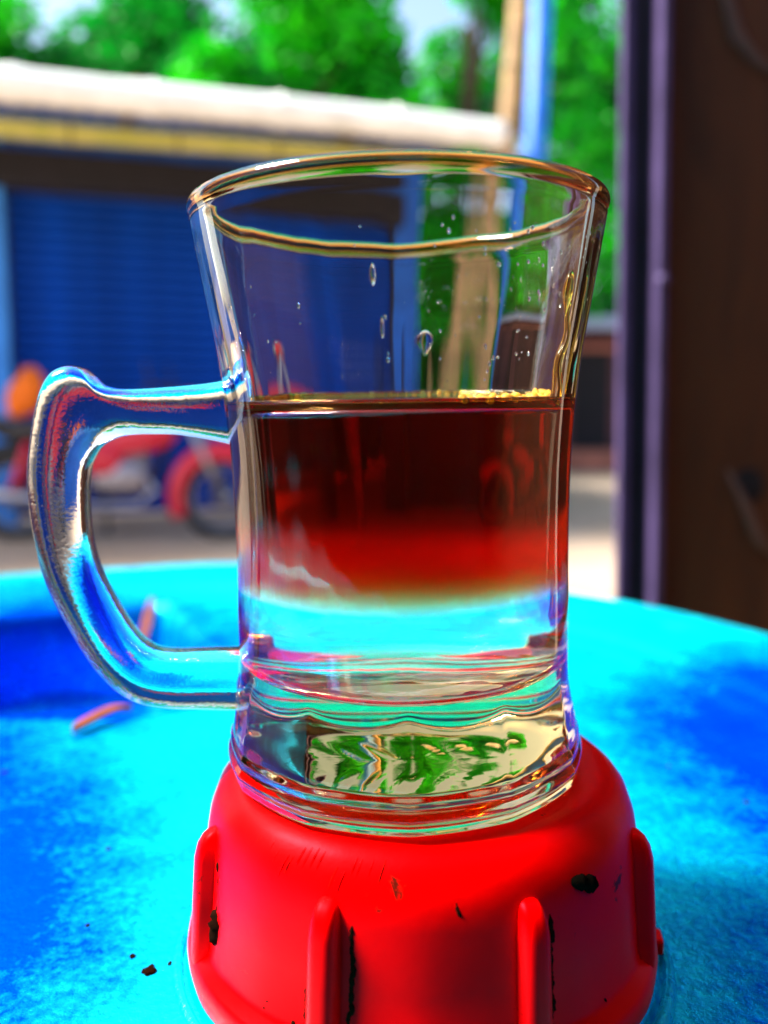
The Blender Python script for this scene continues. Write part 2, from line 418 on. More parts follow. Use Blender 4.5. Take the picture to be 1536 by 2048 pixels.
def rib_mesh(a):
    # rounded vertical grip rib: half-round section whose depth tapers at the top
    V, Fc = [], []
    zs = [H0 - 0.0062, H0 - 0.0066, H0 - 0.0074, H0 - 0.0088, H0 - 0.011, H0 - 0.018, H0 - 0.0266, H0 - 0.0284]
    dp = [0.0000, 0.0010, 0.0018, 0.0024, 0.0027, 0.0026, 0.0025, 0.0025]
    wd = [0.0008, 0.0015, 0.0019, 0.0022, 0.0024, 0.0025, 0.0026, 0.0026]
    tabr = sorted((z, r) for r, z in prof[4:10])
    n = 13
    for z, d, w in zip(zs, dp, wd):
        rb = interp(tabr, z) - 0.0006
        for k in range(n):
            u = -1 + 2 * k / (n - 1)
            dd = (d + 0.0006) * (1 - abs(u) ** 3.2) ** (1 / 2.4)
            r = rb + dd; t_ = u * w
            V.append((r * math.cos(a) - t_ * math.sin(a), r * math.sin(a) + t_ * math.cos(a), z))
    for i in range(len(zs) - 1):
        for k in range(n - 1):
            p = i * n + k; Fc.append((p, p + n, p + n + 1, p + 1))
    Fc.append(tuple(range(n)))
    return V, Fc
for k in range(8):
    V, Fc = rib_mesh(-PI / 2 + R(22.0) + k * PI / 4)
    mesh('grip_rib', V, Fc, M['red'], cap)
for ang in (16, 43, 82):
    a = -PI / 2 + R(ang)
    rot = Matrix.Rotation(a, 3, 'Z')
    box_obj('lug', rot @ Vector((0.0417, 0, H0 - 0.0315)), (0.0022, 0.0040, 0.0028), M['red'], cap, 0.0005, rot)
# black soot dash, dark streaks beside the ribs and scratches with a shape of their own
def on_cap(ang, z, off=0.0):
    tabr = sorted((zz, r) for r, zz in prof[2:11])
    r = interp(tabr, z) + off; a = -PI / 2 + R(ang)
    return Vector((r * math.cos(a), r * math.sin(a), z))
def streak(name, path, w, mat):
    bm = bmesh.new()
    pts = catmull(path, 5)
    P = [on_cap(a, H0 + z, (-0.2 * w if w > 0.001 else -0.5 * w) if w > 0.0003 else 0.00003) for a, z in pts]
    rad = [w * (0.25 + 0.75 * math.sin(PI * (i + 0.6) / (len(P) + 0.2))) * random.uniform(0.75, 1.2) for i in range(len(P))]
    tube(bm, P, rad, 6)
    return bmobj(name, bm, mat, cap, True)
random.seed(5)
streak('burn_mark', [(34.0, -0.0060), (37.0, -0.0066), (40.5, -0.0076), (42.5, -0.0082)], 0.0013, M['soot'])
for zz in range(7):
    streak('dark_streak', [(-61 + random.uniform(-.6, .6), -0.0075 - zz * 0.0021), (-61 + random.uniform(-.8, .8), -0.0100 - zz * 0.0021)], random.uniform(0.0003, 0.0007), M['scratch_and_streak'])
streak('dark_streak', [(-62, -0.018), (-60.5, -0.0205), (-61.5, -0.0235)], 0.0016, M['scratch_and_streak'])
for a1 in (-17.2, 26.6, -27.2):
    for i in range(10 if a1 != -27.2 else 4):
        z0 = -0.0092 - 0.0017 * i - (0.008 if a1 == -27.2 else 0)
        streak('dark_streak', [(a1 + random.uniform(-.3, .4), z0), (a1 + random.uniform(-.4, .6), z0 - 0.0015), (a1 + random.uniform(-.3, .4), z0 - 0.0026)], random.uniform(0.0003, 0.0008), M['scratch_and_streak'])
for i in range(14):
    a1 = random.uniform(-45, 45); z0 = random.uniform(-0.026, -0.0245)
    streak('dark_streak', [(a1, z0), (a1 + random.uniform(.5, 2.0), z0 + random.uniform(-.0004, .0004))], random.uniform(0.00032, 0.0006), M['scratch_and_streak'])
streak('scratch_mark', [(5.2, -0.0052), (5.6, -0.0065), (6.6, -0.0078)], 0.00035, M['scratch_and_streak'])
for i in range(16):
    a0 = -46 + i * 2.3 + random.uniform(-1.2, 1.2); z0 = -0.0010 - random.uniform(0, .0022); L_ = random.uniform(.0010, .0030)
    streak('scratch_mark', [(a0, z0), (a0 - L_ * 260, z0 - L_ * 0.5), (a0 - L_ * 480, z0 - L_)], random.uniform(0.00004, 0.00010), M['scratch_and_streak'] if i % 5 == 0 else M['red'])

# ---------------------------------------------------------------- glass mug
MUGX, MUGY, MUGZ = 0.0037, 0.150, CAM_Z - 0.0641
mug = empty('glass_mug', (MUGX, MUGY, MUGZ))
mug.rotation_euler = (0, R(-0.9), 0)
tag(mug, 'clear glass mug with faceted base and side handle, half full of tea', 'mug')
OUT = [(0.0, 0.0286), (0.0202, 0.0286), (0.0289, 0.0286), (0.0374, 0.0285), (0.0459, 0.0286), (0.0543, 0.0289), (0.0634, 0.0296), (0.0707, 0.0305), (0.0787, 0.0319), (0.0881, 0.0335), (0.0930, 0.03435)]
POLY = [(0.0, 0.0290), (0.0008, 0.0304), (0.003, 0.0311), (0.0072, 0.0304), (0.0115, 0.0296), (0.0165, 0.0288), (0.020, 0.0281)]
def smooth_tab(tab, n=6):
    return catmull(tab, n)
OUTs = smooth_tab(OUT)
INN = [(0.0168, 0.0150), (0.0172, 0.0190), (0.0186, 0.0220), (0.0215, 0.0238), (0.027, 0.0246), (0.0356, 0.0249), (0.0438, 0.0251), (0.052, 0.0255), (0.061, 0.0264), (0.0684, 0.0275), (0.0766, 0.0291), (0.087, 0.0307), (0.0930, 0.0316)]
INs = smooth_tab(INN, 4)
NT_ = 288
def smax(a, b, k=0.00012):
    return 0.5 * (a + b + math.sqrt((a - b) ** 2 + k * k))
def outer_r(z, a):
    rb = interp(OUTs, z)
    rb += 0.00003 * math.sin(5 * a + 1) + 0.000015 * math.sin(11 * a + 30 * z)
    if z < 0.0203:
        s = (a + PI / 2) % (PI / 6) - PI / 12
        rp = interp(POLY, z) * (0.62 + 0.38 * math.cos(PI / 12) / math.cos(s)) + 0.00028 * math.sin(2 * PI * z / 0.0026) * (1 - sstep(0.005, 0.008, z))
        rb = smax(min(rb, interp(OUTs, z)) - (0.0016 if z < 0.001 else 0), rp)
    return rb
def inner_r(z, a):
    r = interp(INs, z)
    w = sstep(0.020, 0.030, z) * (1 - 0.8 * sstep(0.074, 0.090, z))
    return r + w * (0.00010 * math.sin(7 * a + 0.5) + 0.00006 * math.sin(13 * a + 2 + 8 * z) + 0.00002 * math.sin(23 * a + 1) + 0.00001 * math.sin(41 * a + 60 * z))
rings = []          # every ring is a function of angle -> (r, z)
# underside: shallow punt with raised relief
def relief(r, a):
    x, y = r * math.cos(a), r * math.sin(a)
    v = 0.0
    if r < 0.021:
        v += 0.00030 * math.exp(-((r - 0.0185) / 0.0012) ** 2)
        w = 1 - sstep(0.012, 0.017, r)
        v += w * 0.00010 * max(0, math.sin(1500 * (x + 0.35 * abs(y)) + 2)) * (0.5 + 0.5 * math.sin(420 * y))
        v += 0.0006 * (0.5 + 0.5 * math.cos(12 * a)) * math.exp(-((r - 0.0205) / 0.0016) ** 2)
    return v
for i in range(26):
    r = 0.0002 + 0.0252 * i / 25
    rings.append(lambda a, r=r: (r, 0.0017 * (1 - sstep(0.020, 0.0252, r)) + relief(r, a)))
rings.append(lambda a: (0.0268, 0.0000))
zs = [0.0, 0.0002] + [0.0004 * i for i in range(1, 21)] + [0.008 + 0.0006 * i for i in range(1, 23)] + [0.0225 + 0.002 * i for i in range(0, 36)]
zs = [z for z in zs if z <= 0.0928]
for z in zs: rings.append(lambda a, z=z: (outer_r(z, a), z))
ro, ri = outer_r(0.0928, 0), 0.0316
for k in range(0, 13):
    t_ = -0.25 * PI + (1.42 * PI) * k / 12
    cxr = (0.0345 + 0.0314) / 2; rr = (0.0346 - 0.0314) / 2
    rings.append(lambda a, t_=t_: (cxr + rr * math.cos(t_) + (0.0001 if t_ < 1 else 0), 0.0943 + 0.0016 * math.sin(t_)))
zi = sorted({z for z, r in INs if z > 0.0175} , reverse=True)
for z in zi: rings.append(lambda a, z=z: (inner_r(z, a), z))
for r, z in ((0.0190, 0.0172), (0.015, 0.0168), (0.010, 0.0167), (0.005, 0.0166), (0.0002, 0.0166)):
    rings.append(lambda a, r=r, z=z: (r, z))
V, Fc = [], []
for fn in rings:
    for k in range(NT_):
        a = 2 * PI * k / NT_ - PI / 2
        r, z = fn(a); V.append((r * math.cos(a), r * math.sin(a), z))
for i in range(len(rings) - 1):
    for k in range(NT_):
        a, b = i * NT_ + k, i * NT_ + (k + 1) % NT_
        Fc.append((a, b, b + NT_, a + NT_))
Fc.append(tuple(range(NT_))[::-1]); Fc.append(tuple((len(rings) - 1) * NT_ + k for k in range(NT_)))
body = mesh('mug_body', V, Fc, M['glass'], mug)

# handle: rails of outer and inner edge in the mug's own x-z plane (metres from the mug axis / base)
hz = 0.0641; hx = MUGX
outer = [(-0.0225, 0.0040), (-0.0285, 0.0026), (-0.0400, 0.0018), (-0.0455, 0.0020), (-0.0482, 0.0032), (-0.0503, 0.0053), (-0.0530, 0.0058), (-0.0558, 0.0044), (-0.0578, 0.0005), (-0.0596, -0.0070), (-0.0604, -0.0140), (-0.0598, -0.0230), (-0.0580, -0.0318), (-0.0540, -0.0407), (-0.0497, -0.0478), (-0.0445, -0.0524), (-0.0385, -0.0540), (-0.0320, -0.0543), (-0.0225, -0.0546)]
inner = [(-0.0225, -0.0088), (-0.0275, -0.0074), (-0.0340, -0.0062), (-0.0385, -0.0060), (-0.0410, -0.0060), (-0.0435, -0.0062), (-0.0458, -0.0069), (-0.0478, -0.0080), (-0.0492, -0.0098), (-0.0501, -0.0120), (-0.0506, -0.0165), (-0.0506, -0.0230), (-0.0494, -0.0292), (-0.0467, -0.0353), (-0.0437, -0.0405), (-0.0408, -0.0433), (-0.0370, -0.0442), (-0.0310, -0.0442), (-0.0225, -0.0442)]
Or = catmull(outer, 6); Ir = catmull(inner, 6)
V, Fc = [], []
NC = 28
for i, ((ox, oz), (ix, iz)) in enumerate(zip(Or, Ir)):
    u = i / (len(Or) - 1)
    th = 0.0046 + 0.0010 * abs(2 * u - 1) ** 4 - 0.0004 * math.sin(PI * u)
    for k in range(NC):
        a = 2 * PI * k / NC
        ca, sa = math.cos(a), math.sin(a)
        e = 0.62
        c_ = math.copysign(abs(ca) ** e, ca); s_ = math.copysign(abs(sa) ** e, sa)
        mx_, mz_ = (ox + ix) / 2, (oz + iz) / 2
        V.append((mx_ + (ox - ix) / 2 * c_ - hx, s_ * th, mz_ + (oz - iz) / 2 * c_ + hz))
for i in range(len(Or) - 1):
    for k in range(NC):
        a, b = i * NC + k, i * NC + (k + 1) % NC
        Fc.append((a, b, b + NC, a + NC))
Fc.append(tuple(range(NC))[::-1]); Fc.append(tuple((len(Or) - 1) * NC + k for k in range(NC)))
# trim the ends into the glass wall
mesh('mug_handle', V, Fc, M['handle'], mug)

# ---------------------------------------------------------------- tea inside the mug
tea = empty('tea', (MUGX, MUGY, MUGZ)); tea.rotation_euler = mug.rotation_euler
tag(tea, 'dark red tea fading to clear syrup inside the glass mug', 'tea')
TZ = 0.0630
trings = [(0.0002, 0.01655), (0.005, 0.01655), (0.010, 0.01665), (0.015, 0.01675), (0.0190, 0.01712)]
V, Fc = [], []
tr = [lambda a, r=r, z=z: (r, z) for r, z in trings]
for z in sorted({z for z, r in INs if 0.0175 < z < TZ - 0.0006}): tr.append(lambda a, z=z: (inner_r(z, a) + 0.00012, z))
for dr, dz in ((0.00012, 0.0006), (-0.0002, 0.0003), (-0.0007, 0.0001), (-0.0014, 0.0)):
    tr.append(lambda a, dr=dr, dz=dz: (inner_r(TZ, a) + dr, TZ + dz))
for r in (0.022, 0.015, 0.008, 0.0002): tr.append(lambda a, r=r: (r, TZ))
for fn in tr:
    for k in range(NT_):
        a = 2 * PI * k / NT_ - PI / 2
        r, z = fn(a); V.append((r * math.cos(a), r * math.sin(a), z))
for i in range(len(tr) - 1):
    for k in range(NT_):
        a, b = i * NT_ + k, i * NT_ + (k + 1) % NT_
        Fc.append((a, b, b + NT_, a + NT_))
Fc.append(tuple(range(NT_))[::-1]); Fc.append(tuple((len(tr) - 1) * NT_ + k for k in range(NT_)))
mesh('tea_liquid', V, Fc, M['tea'], tea)
# froth at the right edge and a row of four bubbles in front
random.seed(11)
def bubble(bm, p, r):
    bmesh.ops.create_icosphere(bm, subdivisions=2, radius=r, matrix=Matrix.Translation(p))
bm = bmesh.new()
for i in range(120):
    a = R(random.uniform(-72, 10)); rr = 0.0262 - abs(random.gauss(0, 0.0016)) - 0.0004
    bubble(bm, (rr * math.cos(a), rr * math.sin(a), TZ + random.uniform(0.0, 0.0006)), random.uniform(0.0003, 0.0008))
for i in range(60):
    a = R(random.uniform(-180, 180)); rr = 0.0258 - random.uniform(0, 0.0005)
    bubble(bm, (rr * math.cos(a), rr * math.sin(a), TZ + 0.0002), random.uniform(0.00015, 0.0004))
fr = bmobj('froth', bm, M['froth'], tea, True); fr['kind'] = 'stuff'
for i in range(4):
    bm = bmesh.new(); bubble(bm, (-0.0030 + 0.0009 * i, -0.0252 + 0.0001 * i, TZ - 0.0001), 0.00042)
    bmobj('bubble', bm, M['froth'], tea, True)

tube_obj('meniscus', [((inner_r(TZ, 2*PI*k/96) - 0.0001) * math.cos(2*PI*k/96), (inner_r(TZ, 2*PI*k/96) - 0.0001) * math.sin(2*PI*k/96), TZ + 0.0004) for k in range(96)], 0.00032, M['amber_drop'], tea, 8, True)
# ---------------------------------------------------------------- drops on the inside wall
def wall_pt(ang, z, d=0.0):
    a = -PI / 2 + R(ang); r = inner_r(z, a) - d
    return Vector((r * math.cos(a), r * math.sin(a), z))
def drop(bm, ang, z, w, h, dep, tear=0.0):
    c = wall_pt(ang, z); a = -PI / 2 + R(ang)
    tv = Vector((-math.sin(a), math.cos(a), 0)); nv = Vector((-math.cos(a), -math.sin(a), 0)); uv = (wall_pt(ang, z + 0.002) - wall_pt(ang, z - 0.002)).normalized()
    r = bmesh.ops.create_icosphere(bm, subdivisions=3 if w > 0.001 else 2, radius=1)
    for v in r['verts']:
        x, y, zz = v.co
        s = 1.0 - tear * max(0, -zz) if tear else 1.0
        v.co = c + tv * (x * w * s) + nv * (y * dep * s) + uv * (zz * h)
bm = bmesh.new(); drop(bm, 54, 0.0790, 0.0011, 0.0034, 0.0007, 0.85)
bmobj('tea_drop', bm, M['amber_drop'], mug, True)
bm = bmesh.new()
tube(bm, [wall_pt(57 + 1.5 * math.sin(i), 0.0625 + 0.0013 * i, 0.00005) for i in range(13)], [0.0008 - 0.00004 * i for i in range(13)], 8)
bmobj('tea_trail', bm, M['amber_drop'], mug, True)
bm = bmesh.new()
tube(bm, [wall_pt(74, 0.0625 + 0.0016 * i, 0.00005) for i in range(14)], [0.0011 - 0.00005 * i for i in range(14)], 8)
bmobj('tea_trail', bm, M['amber_drop'], mug, True)
for ang, z, w, h in ((-7.5, 0.0805, 0.00040, 0.0016), (-5.5, 0.0735, 0.00025, 0.0016)):
    bm = bmesh.new(); drop(bm, ang, z, w, h, 0.00035); bmobj('water_drop', bm, M['drop'], mug, True)
bm = bmesh.new(); drop(bm, 166, 0.0735, 0.0022, 0.0028, 0.0005, 0.55); bmobj('water_drop', bm, M['drop'], mug, True)
bm = bmesh.new()
for i in range(110):
    if i < 40: ang, z = random.gauss(30, 14), random.uniform(0.066, 0.0885)
    elif i < 80: ang, z = random.uniform(100, 170), random.uniform(0.080, 0.0895)
    else: ang, z = random.uniform(-75, 75), random.uniform(0.065, 0.089)
    w = random.uniform(0.00008, 0.00028); drop(bm, ang, z, w, w * random.uniform(1, 1.8), w * 0.6)
cd = bmobj('condensation', bm, M['drop'], mug, True); cd['kind'] = 'stuff'

# ---------------------------------------------------------------- dry leaf scraps on the barrel
def scrap(pts, w, label):
    P = catmull(pts, 6); n = len(P); V, Fc = [], []
    for i, (x, y, z) in enumerate(P):
        d = Vector(P[min(i+1, n-1)]) - Vector(P[max(i-1, 0)]); s = Vector((-d.y, d.x, 0)).normalized()
        ww = w * math.sin(PI * (i + 0.4) / (n - 0.2)) ** 0.7
        for u, dz in ((-1, 0.0012), (-0.4, 0), (0.4, 0), (1, 0.0014)):
            V.append(Vector((x, y, z + dz)) + s * (u * ww))
        for u, dz in ((1, 0.0010), (0.4, -0.0005), (-0.4, -0.0005), (-1, 0.0008)):
            V.append(Vector((x, y, z + dz)) + s * (u * ww))
    for i in range(n - 1):
        for k in range(8):
            a, b = i * 8 + k, i * 8 + (k + 1) % 8; Fc.append((a, b, b + 8, a + 8))
    Fc.append(tuple(range(8))[::-1]); Fc.append(tuple((n - 1) * 8 + k for k in range(8)))
    o = mesh('dry_leaf', V, Fc, M['leafbit']); tag(o, label, 'leaf'); return o
TP = BTOP
scrap([(-0.0785, 0.262, TP + 0.0012), (-0.083, 0.258, TP + 0.0022), (-0.0885, 0.2495, TP + 0.0014), (-0.0905, 0.2445, TP + 0.001)], 0.0021, 'curled orange dry leaf scrap below the mug handle')
scrap([(-0.1176, 0.3935, TP - 0.030), (-0.1128, 0.399, TP - 0.014), (-0.110, 0.406, TP + 0.0015)], 0.0026, 'brown dry leaf scrap on far slope of the barrel hollow')

# ---------------------------------------------------------------- dark frame post and timber panel at the right
post = empty('door_frame_post', (0.2335, 0.80, 0)); post.rotation_euler = (0, R(-1.0), 0)
PX = 0.0; pz = 1.3
tag(post, 'narrow black metal post with purple grey edges beside timber panel', 'post')
box_obj('front_flange', (0.005, 0.009, pz), (0.010, 0.012, 2.6), M['purple'], post, 0.002)
box_obj('web', (0.0190, 0.012, pz), (0.019, 0.004, 2.6), M['blackmetal'], post)
box_obj('rear_flange', (0.0325, 0, pz), (0.009, 0.030, 2.6), M['purple'], post, 0.002)
for z in (0.78, 1.10, 1.42):
    bm = bmesh.new(); bmesh.ops.create_uvsphere(bm, u_segments=12, v_segments=8, radius=0.006, matrix=Matrix.Translation((0.0325, -0.016, z)) @ Matrix.Diagonal((1, 0.5, 1, 1)))
    bmobj('rivet', bm, M['purple'], post, True)
panel = empty('timber_stall', (0.272, 0.81, 0)); panel.rotation_euler = (0, R(-0.8), R(-4))
tag(panel, 'very dark brown timber stall wall filling the right edge', 'stall')
PW, PH = 0.62, 2.6
bm = bmesh.new(); box(bm, (PW / 2, 0.015, PH / 2), (PW, 0.03, PH), 0.003); bmobj('wall_board', bm, M['timber'], panel)
box_obj('side_sky_blocker', (1.05, -0.72, PH / 2 - 0.1), (0.03, 1.9, PH - 0.2), M['timber'], panel)  # added out of view to keep bright sky off the glass
box_obj('back_sky_blocker', (-0.25, -1.75, PH / 2 - 0.15), (2.8, 0.03, PH - 0.3), M['timber'], panel)  # added behind the camera, blocks sky reflected in the mug
box_obj('overhead_sky_blocker', (-0.25, -1.40, PH - 0.42), (2.8, 0.70, 0.03), M['timber'], panel)  # added overhead out of view, blocks sky from above
# added low board out of view at left, darkens the mug's reflections, set askew
lw = box_obj('left_sky_blocker', (0, 0, 0), (1.95, 0.03, 1.70), M['timber'], None)
lw.data.transform(Matrix.Translation((-0.92, -0.15, 0.85)) @ Matrix.Rotation(math.atan2(-0.985, 0.17), 4, 'Z'))
lw.data.transform((Matrix.Translation(panel.location) @ panel.rotation_euler.to_matrix().to_4x4()).inverted()); lw.parent = panel
def panel_px(x, z): return (x, -0.001, z)
tube_obj('scuff', [(0.035, -0.001, 1.41), (0.048, -0.002, 1.35), (0.058, -0.002, 1.315), (0.075, -0.001, 1.295), (0.10, -0.001, 1.275)], [0.003, 0.006, 0.007, 0.005, 0.002], M['scuff'], panel, 8)
tube_obj('scuff', [(0.06, -0.001, 0.93), (0.078, -0.001, 0.895), (0.090, -0.002, 0.865), (0.105, -0.001, 0.85)], [0.002, 0.005, 0.006, 0.003], M['scuff'], panel, 8)
bm = bmesh.new(); bmesh.ops.create_uvsphere(bm, u_segments=16, v_segments=10, radius=0.014, matrix=Matrix.Translation((0.080, -0.0005, 0.915)) @ Matrix.Diagonal((1, 0.12, 1.2, 1)))
bmobj('knot', bm, M['hole'], panel, True)

# ---------------------------------------------------------------- shop with blue shutter and bamboo eave
shop = empty('shop_building', (-2.327, 5.5, 0), R(19.1))
tag(shop, 'shop with blue roller shutter under a bamboo edged roof', 'building')
LX0, LX1 = -3.2, 3.36
WY = 1.3
box_obj('wall', ((LX0 - 0.09 - 0.14) / 2 - 0.12, WY + 0.16, 1.6), (-LX0 - 0.23 + 0.0, 0.2, 3.2), M['bluewall'], shop)
box_obj('wall', (3.19, WY + 0.16, 1.6), (0.34, 0.2, 3.2), M['bluewall'], shop)
box_obj('wall', (1.43, WY + 0.16, 2.86), (3.16, 0.2, 0.66), M['bluewall'], shop)
box_obj('pilaster', (-0.20, WY + 0.0, 1.5), (0.20, 0.16, 3.0), M['bluewall2'], shop, 0.01)
box_obj('side_wall', (3.27, WY + 1.76, 1.6), (0.18, 3.0, 3.2), M['bluewall'], shop)
sh = box_obj('roller_shutter', (1.43, WY + 0.20, 1.28), (3.10, 0.02, 2.50), M['shutter'], shop)
SL = bmesh.new()
pr = [(-0.0372, 0.0), (-0.030, -0.014), (-0.012, -0.021), (0.012, -0.021), (0.030, -0.014), (0.0366, 0.0), (0.0366, 0.006), (-0.0372, 0.006)]
a_ = [SL.verts.new((-1.53, y * 1.6, z * 1.2)) for z, y in pr]; b_ = [SL.verts.new((1.53, y * 1.6, z * 1.2)) for z, y in pr]
for k in range(len(pr)): SL.faces.new((a_[k], a_[(k+1) % len(pr)], b_[(k+1) % len(pr)], b_[k]))
SL.faces.new(a_[::-1]); SL.faces.new(b_)
bmesh.ops.recalc_face_normals(SL, faces=SL.faces)
slat_me = bpy.data.meshes.new('slat'); SL.to_mesh(slat_me); SL.free(); slat_me.materials.append(M['shutter'])
random.seed(2)
for k in range(27):
    s = bpy.data.objects.new('slat', slat_me); s.location = (1.43, WY + 0.18 + random.uniform(-0.003, 0.003), 0.10 + 0.0912 * k)
    s.rotation_euler = (R(random.uniform(-1.5, 1.5)), 0, 0); link(s, sh)
for x in (-0.11, 2.98): box_obj('guide_rail', (x, WY + 0.10, 1.27), (0.06, 0.08, 2.54), M['blackmetal'], shop, 0.005)
box_obj('shutter_housing', (1.43, WY - 0.06, 2.66), (3.3, 0.30, 0.26), M['hole'], shop, 0.02)
# roof sheet with corrugations
V, Fc = [], []
NXR = 160
for j, (ly, z) in enumerate(((0.06, 2.985), (1.2, 3.12), (3.2, 3.32))):
    for i in range(NXR + 1):
        x = LX0 - 0.2 + (LX1 + 0.12 - LX0 + 0.2) * i / NXR
        V.append((x, ly, z + 0.022 * math.sin(x * 2 * PI / 0.16)))
n0 = len(V)
for v in list(V): V.append((v[0], v[1], v[2] - 0.006))
W = NXR + 1
for j in range(2):
    for i in range(NXR):
        p = j * W + i
        Fc.append((p, p + 1, p + 1 + W, p + W)); Fc.append((n0 + p, n0 + p + W, n0 + p + 1 + W, n0 + p + 1))
for i in range(NXR): Fc.append((i, n0 + i, n0 + i + 1, i + 1))
for j in range(2):
    for i in (0, NXR):
        p = j * W + i; q = p + W
        Fc.append((p, n0 + p, n0 + q, q))
mesh('roof_sheet', V, Fc, M['roof'], shop)
def bamboo(name, p0, p1, r, mat, parent, nodes=6, taper=0.9):
    p0, p1 = Vector(p0), Vector(p1); pts, rad = [], []
    L = (p1 - p0).length; K = nodes * 8
    for i in range(K + 1):
        u = i / K; ph = (u * nodes) % 1.0
        d = min(ph, 1 - ph)
        pts.append(p0.lerp(p1, u) + Vector((0, 0, 0.012 * math.sin(u * 9))))
        rad.append(r * (1 - (1 - taper) * u) * (1 + 0.10 * math.exp(-(d * 14) ** 2)))
    o = tube_obj(name, pts, rad, mat, parent, 14)
    for j in range(1, nodes):
        c = p0.lerp(p1, j / nodes) + Vector((0, 0, 0.012 * math.sin(j / nodes * 9))); d = (p1 - p0).normalized()
        tube_obj('bamboo_node', [c - d * 0.012, c, c + d * 0.012], [r * 1.03, r * 1.12, r * 1.03], M['node'] if mat is not M['palebamboo'] else mat, o, 14)
    return o
bamboo('eave_pole', (LX0, -0.04, 2.885), (LX1, -0.02, 2.875), 0.108, M['palebamboo'], shop, 8)
bamboo('eave_pole', (LX0, 0.55, 2.765), (LX1 - 0.1, 0.55, 2.80), 0.070, M['bamboo'], shop, 9)
for x in (-2.6, -0.9, 0.8, 2.5): tube_obj('rafter', [(x, 0.0, 2.97), (x, 1.3, 3.07)], 0.03, M['oldbamboo'], shop, 8)

# ---------------------------------------------------------------- poles right of the eave
bp_ = bamboo('bamboo_pole', (0.66, 6.6, 0), (1.045, 6.6, 4.6), 0.070, M['oldbamboo'], None, 11, 0.95)
tag(bp_, 'leaning brown bamboo pole at the end of the roof edge', 'pole')
bl = empty('painted_pole', (1.06, 6.8, 0)); bl.rotation_euler = (0, R(1.6), 0)
tag(bl, 'upright blue painted pole just right of the bamboo pole', 'pole')
tube_obj('shaft', [(0, 0, 0), (0, 0, 2.2), (0, 0, 4.8)], [0.085, 0.082, 0.078], M['bluepole'], bl, 16)
tube_obj('pole_joint', [(0, 0, 2.17), (0, 0, 2.23)], 0.092, M['bluepole'], bl, 16)
tube_obj('pole_foot', [(0, 0, 0), (0, 0, 0.05)], [0.16, 0.13], M['steel'], bl, 16)

# ---------------------------------------------------------------- far shed
shed = empty('shed', (3.4, 12, 0), R(-6))
tag(shed, 'far dark maroon shed with pale blue roof edge beside the post', 'shed')
box_obj('wall', (0, 1.2, 0.95), (3.0, 2.4, 1.9), M['maroon'], shed)
box_obj('doorway', (-0.55, -0.012, 0.85), (0.5, 0.02, 1.5), M['hole'], shed)
box_obj('door_frame', (-0.55, -0.004, 1.64), (0.62, 0.03, 0.08), M['brick'], shed)
rf = box_obj('roof', (0, 1.1, 2.03), (3.5, 3.0, 0.16), M['rooftile'], shed, 0.02, Matrix.Rotation(R(3), 3, 'X'))
box_obj('step', (0, -0.35, 0.13), (3.2, 0.7, 0.26), M['brick'], shed, 0.02)

# ---------------------------------------------------------------- motorcycle
mc = empty('motorcycle', (-2.55, 6.0, 0))
tag(mc, 'red motorcycle parked in front of the blue shutter', 'motorcycle')
def wheel(x):
    w = bmesh.new(); c = Vector((x, 0, 0.30)); r = 0.27
    tube(w, [c + Vector((r * math.cos(2*PI*k/36), 0, r * math.sin(2*PI*k/36))) for k in range(36)], 0.042, 10, True)
    wo = bmobj('wheel', w, M['black'], mc, True)
    tube_obj('rim', [c + Vector((0.225 * math.cos(2*PI*k/36), 0, 0.225 * math.sin(2*PI*k/36))) for k in range(36)], 0.014, M['steel'], wo, 8, True)
    tube_obj('hub', [c + Vector((0, -0.06, 0)), c + Vector((0, 0.06, 0))], 0.065, M['steel'], wo, 16)
    s = bmesh.new()
    for k in range(18):
        a = 2 * PI * k / 18
        tube(s, [c + Vector((0.05 * math.cos(a + .3), 0.03 * (-1) ** k, 0.05 * math.sin(a + .3))), c + Vector((0.222 * math.cos(a), 0, 0.222 * math.sin(a)))], 0.004, 5)
    bmobj('spokes', s, M['steel'], wo, True)
wheel(0.0); wheel(1.44)
def blob(name, c, s, mat, rot=0, e=1.0, parent=mc):
    bm = bmesh.new(); bmesh.ops.create_uvsphere(bm, u_segments=24, v_segments=14, radius=1)
    for v in bm.verts:
        for i in range(3): v.co[i] = math.copysign(abs(v.co[i]) ** e, v.co[i]) * s[i]
    bmesh.ops.rotate(bm, cent=(0, 0, 0), matrix=Matrix.Rotation(rot, 3, 'Y'), verts=bm.verts)
    bmesh.ops.translate(bm, vec=c, verts=bm.verts)
    return bmobj(name, bm, mat, parent, True)
blob('fuel_tank', (0.84, 0, 0.70), (0.29, 0.13, 0.12), M['bred'], R(-14), 0.75)
blob('side_panel', (0.60, -0.11, 0.58), (0.17, 0.05, 0.12), M['bred'], R(12), 0.8)
blob('seat', (0.30, 0, 0.76), (0.36, 0.12, 0.065), M['seat'], R(3), 0.7)
blob('tail_cowl', (0.03, 0, 0.74), (0.20, 0.09, 0.07), M['black'], R(16), 0.8)
def fender(name, x, r, a0, a1, w, mat):
    V, Fc = [], []; n = 20
    for i in range(n + 1):
        a = R(a0 + (a1 - a0) * i / n)
        for (dy, dr) in ((-w, -0.11), (-w * 0.95, -0.02), (-w * 0.5, 0.010), (0, 0.015), (w * 0.5, 0.010), (w * 0.95, -0.02), (w, -0.11)):
            V.append((x + (r + dr) * math.cos(a), dy, 0.30 + (r + dr) * math.sin(a)))
    m = 7
    for i in range(n):
        for k in range(m - 1):
            p = i * m + k; Fc.append((p, p + m, p + m + 1, p + 1))
    o = mesh(name, V, Fc, mat, mc)
    md = o.modifiers.new('thickness', 'SOLIDIFY'); md.thickness = 0.008
    return o
